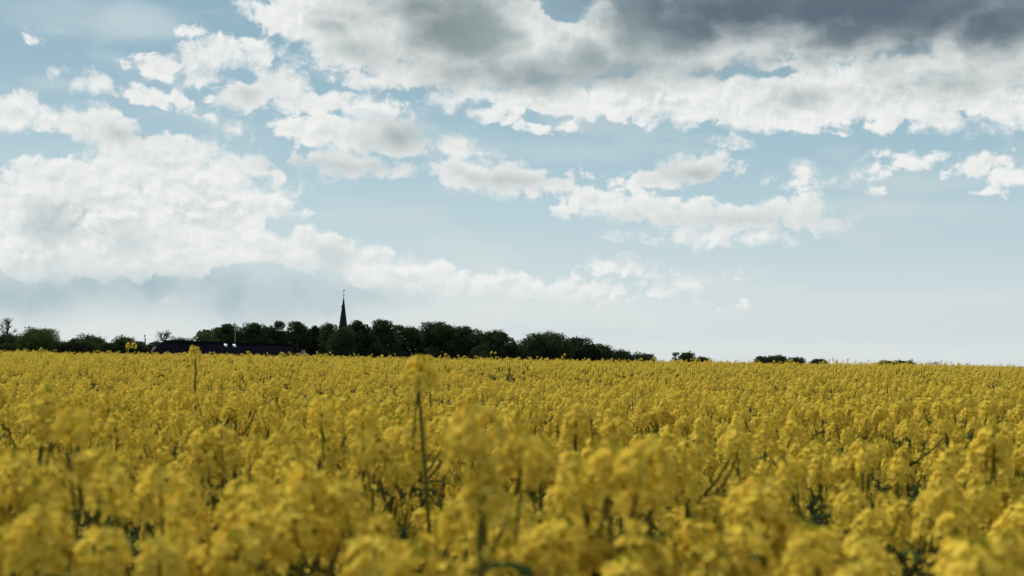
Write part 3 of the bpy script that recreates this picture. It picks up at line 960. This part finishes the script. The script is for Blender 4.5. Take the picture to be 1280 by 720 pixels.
for a in [
    ('bare_tree', 'thin branched nearly leafless tree at the far left edge', 'tree', -8, 26, 397, 262, 'bare', 'crown'),
    ('leafy_bush', 'low dark bush under the leafless tree at the far left edge', 'bush', -14, 26, 418, 255, 'bush', 'crown'),
    ('round_tree', 'dense round green tree next to the leafless tree at the left edge', 'tree', 22, 76, 411, 250, 'bush', 'spring'),
    ('leafy_bush', 'small low bush in the dip between two round crowns at the left', 'bush', 64, 96, 427, 262, 'bush', 'crown'),
    ('round_tree', 'broad low tree left of the pair of domes near the brick gable', 'tree', 88, 138, 420, 258, 'bush', 'crown'),
    ('round_tree', 'flat domed low tree directly left of the slim conifer', 'tree', 132, 178, 421, 256, 'bush', 'crown'),
    ('conifer_tree', 'slim ragged conifer just left of the dark roofed farmhouse', 'tree', 176, 189, 417, 262, 'conifer', 'crown'),
    ('leafy_bush', 'low bush at the foot of the slim conifer', 'bush', 166, 202, 432, 258, 'bush', 'crown'),
    ('bare_tree', 'fine twigged pale bare tree behind the left end of the dark roof', 'tree', 186, 222, 413, 285, 'bare', 'crown'),
    ('leafy_bush', 'small bush rising over the left part of the dark roof', 'bush', 204, 246, 423, 290, 'bush', 'crown'),
    ('spring_tree', 'lighter green loose crowned tree behind the left half of the dark roof', 'tree', 236, 274, 414, 284, 'sparse', 'spring'),
    ('broadleaf_tree', 'rounded dark tree directly left of the pale pole over the roof', 'tree', 266, 304, 405, 290, 'round', 'crown'),
    ('broadleaf_tree', 'rounded dark tree directly right of the pale pole over the roof', 'tree', 300, 337, 404, 292, 'round', 'crown'),
    ('tall_tree', 'narrow tree with a spiky top, tallest above the right half of the roof', 'tree', 334, 358, 401, 296, 'tall', 'crown'),
    ('broadleaf_tree', 'broad dark tree right of the spiky topped one', 'tree', 354, 390, 402, 294, 'round', 'crown'),
    ('tall_tree', 'narrow loose tree halfway between the dark roof and the spire', 'tree', 384, 404, 407, 296, 'tall', 'crown'),
    ('sparse_tree', 'ragged upright tree immediately left of the church spire', 'tree', 398, 427, 404, 292, 'tall', 'crown'),
    ('leafy_bush', 'dark bushy tree in front of the foot of the church spire', 'tree', 408, 448, 411, 286, 'bush', 'crown'),
    ('broadleaf_tree', 'rounded dark tree immediately right of the church spire', 'tree', 433, 466, 401, 292, 'round', 'crown'),
    ('broadleaf_tree', 'tall full tree second to the right of the church spire', 'tree', 460, 499, 400, 290, 'round', 'crown'),
    ('sparse_tree', 'open branched tree in the notch right of the tall full tree', 'tree', 492, 530, 408, 295, 'sparse', 'crown'),
    ('broadleaf_tree', 'wide dark tree with an even domed top in the middle of the wood', 'tree', 522, 574, 403, 292, 'wide', 'crown'),
    ('broadleaf_tree', 'dark tree stepping down right of the wide domed tree', 'tree', 562, 606, 408, 296, 'round', 'crown'),
    ('broadleaf_tree', 'smooth sloping tree at the right end of the wood', 'tree', 592, 640, 414, 290, 'wide', 'crown'),
    ('leafy_bush', 'bush at the lowest dip between the wood and the single dome', 'bush', 622, 662, 430, 292, 'bush', 'crown'),
    ('round_tree', 'big dome shaped dark tree standing right of the wood', 'tree', 644, 712, 417, 300, 'bush', 'crown'),
    ('broadleaf_tree', 'ragged tree leaning on the right side of the big dome', 'tree', 700, 742, 422, 304, 'round', 'crown'),
    ('leafy_bush', 'low bush right of the ragged tree where the treeline ends', 'bush', 732, 772, 431, 312, 'bush', 'crown'),
    ('leafy_bush', 'last small bush of the treeline barely above the yellow crop', 'bush', 758, 796, 438, 330, 'bush', 'crown'),
    ('leafy_bush', 'flat hedge like bush far off, between the treeline and the lone small crowns', 'bush', 786, 824, 442, 380, 'bush', 'crown'),
    ('sparse_tree', 'tiny loose twigged tree left of the first lone dark crown on the right', 'tree', 836, 852, 440, 520, 'sparse', 'crown'),
    ('round_tree', 'first lone small dark crown above the crop right of centre', 'tree', 846, 872, 440.5, 520, 'round', 'crown'),
    ('leafy_bush', 'tiny bush beside the first lone dark crown', 'bush', 866, 890, 446.5, 540, 'bush', 'crown'),
    ('round_tree', 'leftmost crown of the distant low clump on the right', 'tree', 940, 962, 445.5, 620, 'round', 'crown'),
    ('round_tree', 'widest crown in the middle of the distant low clump on the right', 'tree', 956, 986, 444.5, 625, 'wide', 'crown'),
    ('leafy_bush', 'rightmost bush of the distant low clump on the right', 'bush', 982, 1008, 447, 630, 'bush', 'crown'),
    ('leafy_bush', 'tiny far bush right of the distant low clump', 'bush', 1008, 1034, 449, 700, 'bush', 'crown'),
    ('leafy_bush', 'left of two faint crowns on the horizon at the right', 'bush', 1092, 1118, 451.0, 760, 'bush', 'crown'),
    ('round_tree', 'right of two faint crowns on the horizon at the right', 'tree', 1112, 1142, 451.0, 770, 'round', 'crown'),
    ('bare_tree', 'faintest tiny bare tree on the horizon near the right edge', 'tree', 1160, 1180, 452, 820, 'bare', 'crown'),
]:
    tree(*a)

# undergrowth of the wood: a mass of leaves under the crowns
ur = np.random.default_rng(77)
um = MB()
spans = [(-30, 200, 428, 252, 2.5), (330, 440, 413, 300, 4.0), (430, 575, 411, 300, 5.0), (560, 625, 420, 300, 4.0), (600, 660, 434, 296, 4.0), (650, 760, 433, 308, 3.0), (250, 340, 414, 300, 4.0)]
for (x0, x1, top, Y, dp) in spans:
    n = int((x1 - x0) * 150)
    px = ur.uniform(x0, x1, n)
    wob = 3.0 * np.sin(px * 0.11) + 2.0 * np.sin(px * 0.31 + 1)
    Pp = []
    for k in range(n):
        q = at(px[k], top + wob[k] + abs(ur.normal()) * 0.0, Y)
        gz = float(ground_z(q.x, Y))
        Pp.append((q.x, Y + ur.uniform(-dp, dp), gz + (q.z - gz) * ur.uniform(0.02, 1.0) ** 0.8))
    Pp = np.array(Pp)
    a = ur.normal(size=Pp.shape); a /= np.linalg.norm(a, axis=1)[:, None]
    b = np.cross(a, ur.normal(size=Pp.shape)); b /= np.linalg.norm(b, axis=1)[:, None]
    hs = 0.0017 * Y * ur.uniform(0.6, 1.2, n)[:, None] * 0.6
    V = np.stack([Pp - a * hs, Pp - b * hs * 0.7, Pp + a * hs, Pp + b * hs * 0.7], 1)
    um.add(V, np.arange(n * 4).reshape(-1, 4))
und = um.build('undergrowth', [M['crown']])
und['kind'] = 'stuff'
und['label'] = 'dark undergrowth filling the wood below the tree crowns'
und['category'] = 'undergrowth'


# ------------------------------------------------------------------ church
def prism(mb, sides, r0_, r1_, z0, z1, rot=0.0, mi=0):
    th = np.arange(sides) / sides * 2 * np.pi + rot
    lo = np.stack([r0_ * np.cos(th), r0_ * np.sin(th), np.full(sides, z0)], -1)
    hi = np.stack([r1_ * np.cos(th), r1_ * np.sin(th), np.full(sides, z1)], -1)
    i = np.arange(sides); j = (i + 1) % sides
    mb.add(np.concatenate([lo, hi]), np.stack([i, j, sides + j, sides + i], -1), mi)


def lathe(mb, prof, sides=10, mi=0):
    for (ra, za), (rb, zb) in zip(prof[:-1], prof[1:]):
        prism(mb, sides, ra, rb, za, zb, 0, mi)


CH_Y = 560.0
tip = at(429.6, 371.0, CH_Y)
base_ref = at(429.0, 412.0, CH_Y)
gz = float(ground_z(tip.x, CH_Y))
church = thing('church', 'dark slate church spire with ball and weathercock rising behind the wood', 'church', (tip.x, CH_Y, gz))
tip_z = tip.z - gz
slope_ = 5.6 / FPX * CH_Y / (tip.z - base_ref.z)        # half width gained per metre below the tip
sp_h = 20.0
sp_r = slope_ * sp_h / math.cos(math.pi / 8)
sp_z0 = tip_z - sp_h
mb = MB()
prism(mb, 8, sp_r, sp_r * 0.52, sp_z0, sp_z0 + sp_h * 0.48, math.pi / 8)
prism(mb, 8, sp_r * 0.52, 0.10, sp_z0 + sp_h * 0.48, tip_z, math.pi / 8)
for k in range(26):                                         # courses of slate standing slightly proud
    zc = sp_z0 + 0.4 + k * sp_h / 28
    rc = sp_r * (1 - (zc - sp_z0) / sp_h) + 0.025
    prism(mb, 8, rc + 0.012, rc, zc, zc + 0.10, math.pi / 8)
spire = mb.build('spire', [M['spire_slate']], church)
mb = MB(); lathe(mb, [(0.06, tip_z - 0.1), (0.06, tip_z + 0.55), (0.20, tip_z + 0.62), (0.30, tip_z + 0.82), (0.20, tip_z + 1.02), (0.05, tip_z + 1.10), (0.05, tip_z + 2.1), (0.0, tip_z + 2.12)])
mb.build('finial', [M['lead']], spire)
mb = MB()
cz = tip_z + 2.1
cock = [(-0.50, 0.55), (-0.42, 0.80), (-0.22, 0.42), (0.05, 0.36), (0.22, 0.72), (0.40, 0.80), (0.52, 0.66), (0.42, 0.60), (0.36, 0.30), (0.10, 0.06), (-0.12, 0.06), (-0.36, 0.24)]
n = len(cock)
for ys in (-0.04, 0.04):
    pass
Vv = np.array([(x_, -0.04, cz + z_) for x_, z_ in cock] + [(x_, 0.04, cz + z_) for x_, z_ in cock])
Qs = [(i, (i + 1) % n, n + (i + 1) % n, n + i) for i in range(n)]
for o_ in (0, n):
    Qs += [(o_ + 0, o_ + 1, o_ + 2, o_ + 11), (o_ + 11, o_ + 2, o_ + 3, o_ + 10), (o_ + 10, o_ + 3, o_ + 8, o_ + 9), (o_ + 3, o_ + 4, o_ + 7, o_ + 8), (o_ + 4, o_ + 5, o_ + 6, o_ + 7)]
mb.add(Vv, Qs)
mb.build('weathercock', [M['lead']], spire)
# small hatch on the left face of the spire
hz = at(427.3, 383, CH_Y).z - gz
hr_ = slope_ * (tip_z - hz)
mb = MB(); mb.box((-hr_ - 0.28, -0.35, hz - 0.45), (-hr_ + 0.45, 0.35, hz + 0.35))
mb.add([(-hr_ - 0.36, -0.45, hz + 0.36), (-hr_ - 0.36, 0.45, hz + 0.36), (-hr_ + 0.5, 0.0, hz + 0.95), (-hr_ + 0.5, -0.01, hz + 0.95)], [(0, 1, 2, 3)])
mb.build('spire_hatch', [M['spire_slate']], spire)
tw = sp_r * 0.93
mb = MB(); mb.box((-tw, -tw, 0), (tw, tw, sp_z0 + 0.002))
tower = mb.build('tower', [M['stone']], church)
mb = MB(); mb.box((-tw - 0.2, -tw - 0.2, sp_z0 - 0.35), (tw + 0.2, tw + 0.2, sp_z0 - 0.02))
mb.build('cornice', [M['stone']], tower)

# ------------------------------------------------------------------ farmhouse with the long dark roof
FY = 236.0
pl_, pr_ = at(205, 426.0, FY), at(366, 431.0, FY)
gz = float(ground_z((pl_.x + pr_.x) / 2, FY))
farm = thing('farmhouse', 'long low farmhouse with dark slate roof, two bright skylights and a red brick gable', 'farmhouse', (pl_.x, FY, gz), None,
             math.atan2(0.0, 1.0))
Lr_ = pr_.x - pl_.x
ridge = pl_.z - gz
ridge2 = pr_.z - gz
eave = ridge - 2.9
half = 3.3
mb = MB(); mb.box((-1.6, -half + 0.35, 0), (Lr_ + 1.0, half - 0.35, eave + 0.15))
wall = mb.build('wall', [M['brick']], farm)
mb = MB()                                                   # hipped roof, ridge sagging a little to the right
nseg = 16
for s_ in (-1, 1):
    for k in range(nseg):
        t0, t1 = k / nseg, (k + 1) / nseg
        def rz(t):
            return ridge + (ridge2 - ridge) * t + 0.03 * math.sin(t * 17) - 0.05 * math.sin(t * math.pi)
        def ex(t):
            return -2.3 + (Lr_ + 3.6) * t
        a_, b_ = (t0 * Lr_, 0, rz(t0)), (t1 * Lr_, 0, rz(t1))
        c_, d_ = (ex(t1), s_ * half, eave), (ex(t0), s_ * half, eave)
        mb.add([a_, b_, c_, d_], [(0, 1, 2, 3)])
        a2, b2 = (a_[0], 0, a_[2] - 0.14), (b_[0], 0, b_[2] - 0.14)
        c2, d2 = (c_[0], s_ * (half - 0.05), eave - 0.14), (d_[0], s_ * (half - 0.05), eave - 0.14)
        mb.add([d_, c_, c2, d2], [(0, 1, 2, 3)])
mb.add([(0, 0, ridge), (-2.3, -half, eave), (-2.3, half, eave), (0, 0.01, ridge)], [(0, 1, 2, 3)])
mb.add([(Lr_, 0, ridge2), (Lr_ + 1.3, -half, eave), (Lr_ + 1.3, half, eave), (Lr_, 0.01, ridge2)], [(0, 1, 2, 3)])
mb.tube([(0, 0, ridge + 0.03), (Lr_ * 0.5, 0, (ridge + ridge2) / 2 - 0.02), (Lr_, 0, ridge2 + 0.03)], 0.13, 6)
roof = mb.build('roof', [M['slate']], farm)
# brick gable end standing just proud of the roof's left hip
mb = MB()
mb.add([(-2.5, -1.3, eave - 0.3), (-2.5, 1.3, eave - 0.3), (-1.5, 1.0, ridge - 1.0), (-1.5, -1.0, ridge - 1.0),
        (-1.2, -1.3, eave - 0.3), (-1.2, 1.3, eave - 0.3), (-0.9, 1.0, ridge - 1.0), (-0.9, -1.0, ridge - 1.0)],
       [(0, 1, 2, 3), (0, 3, 7, 4), (1, 5, 6, 2), (3, 2, 6, 7)])
mb.build('gable', [M['brick']], farm)
rk = half / (ridge - eave)
for (sx, sy, w_) in ((283.3, 432.2, 0.25), (294.2, 432.6, 0.25)):
    q = at(sx, sy, FY)
    t = (q.x - pl_.x) / Lr_
    zr = ridge + (ridge2 - ridge) * t
    zz = q.z - gz
    off = -(zr - zz) * rk
    x_ = q.x - pl_.x
    mb = MB()
    hh = 0.23
    def rp(dx_, dz_, lift):
        y_ = off + (dz_) * rk
        return (x_ + dx_, y_ - lift * 0.7, zz + dz_ + lift * 0.7)
    def slab(m_, dx_, dz_, l0, l1):
        V_ = [rp(-dx_ - 0.12, dz_, l0), rp(dx_ - 0.12, dz_, l0), rp(dx_ + 0.12, -dz_, l0), rp(-dx_ + 0.12, -dz_, l0),
              rp(-dx_ - 0.12, dz_, l1), rp(dx_ - 0.12, dz_, l1), rp(dx_ + 0.12, -dz_, l1), rp(-dx_ + 0.12, -dz_, l1)]
        m_.add(V_, [(4, 5, 6, 7), (0, 1, 5, 4), (1, 2, 6, 5), (2, 3, 7, 6), (3, 0, 4, 7)])
    slab(mb, w_, hh, 0.02, 0.12)
    fr = mb.build('skylight', [M['white']], roof)
    mb = MB(); slab(mb, w_ * 0.8, hh * 0.8, 0.10, 0.135)
    mb.build('pane', [M['glass']], fr)

# pale pole over the roof
PY = 262.0
p0 = at(294.3, 408, PY); gz = float(ground_z(p0.x, PY)); hp = p0.z - gz
pole = thing('pole', 'pale slim pole standing behind the dark roof between two rounded trees', 'pole', (p0.x, PY, gz))
mb = MB(); mb.tube([(0, 0, 0), (0, 0, hp * 0.5), (0, 0, hp)], [0.11, 0.10, 0.08], 8); shaft = mb.build('shaft', [M['pale']], pole)
mb = MB(); lathe(mb, [(0.10, hp), (0.14, hp + 0.05), (0.14, hp + 0.12), (0.02, hp + 0.2)]); mb.build('cap', [M['pale']], pole)

# small pale gabled hut in front of the wood
HY = 228.0
p0 = at(378.5, 437.5, HY); gz = float(ground_z(p0.x, HY)); hh = p0.z - gz
hut = thing('hut', 'small pale gabled hut peeping over the crop right of the dark roof', 'hut', (p0.x, HY, gz))
mb = MB(); mb.box((-0.55, -0.8, 0), (0.45, 0.8, hh - 0.75))
mb.add([(-0.55, -0.8, hh - 0.75), (0.45, -0.8, hh - 0.75), (0.16, -0.8, hh - 0.1), (0.14, -0.8, hh - 0.1)], [(0, 1, 2, 3)])
mb.build('wall', [M['pale']], hut)
mb = MB()
mb.add([(-0.68, -0.9, hh - 0.86), (0.15, -0.9, hh), (0.15, 0.9, hh), (-0.68, 0.9, hh - 0.86), (-0.68, -0.9, hh - 0.94), (0.15, -0.9, hh - 0.08), (0.15, 0.9, hh - 0.08), (-0.68, 0.9, hh - 0.94)],
       [(0, 1, 2, 3), (0, 4, 5, 1), (3, 2, 6, 7), (0, 3, 7, 4)])
mb.add([(0.58, -0.9, hh - 0.86), (0.153, -0.9, hh), (0.153, 0.9, hh), (0.58, 0.9, hh - 0.86), (0.58, -0.9, hh - 0.94), (0.153, -0.9, hh - 0.08), (0.153, 0.9, hh - 0.08), (0.58, 0.9, hh - 0.94)],
       [(0, 3, 2, 1), (0, 1, 5, 4), (3, 7, 6, 2), (0, 4, 7, 3)])
mb.build('roof', [M['pale']], hut)
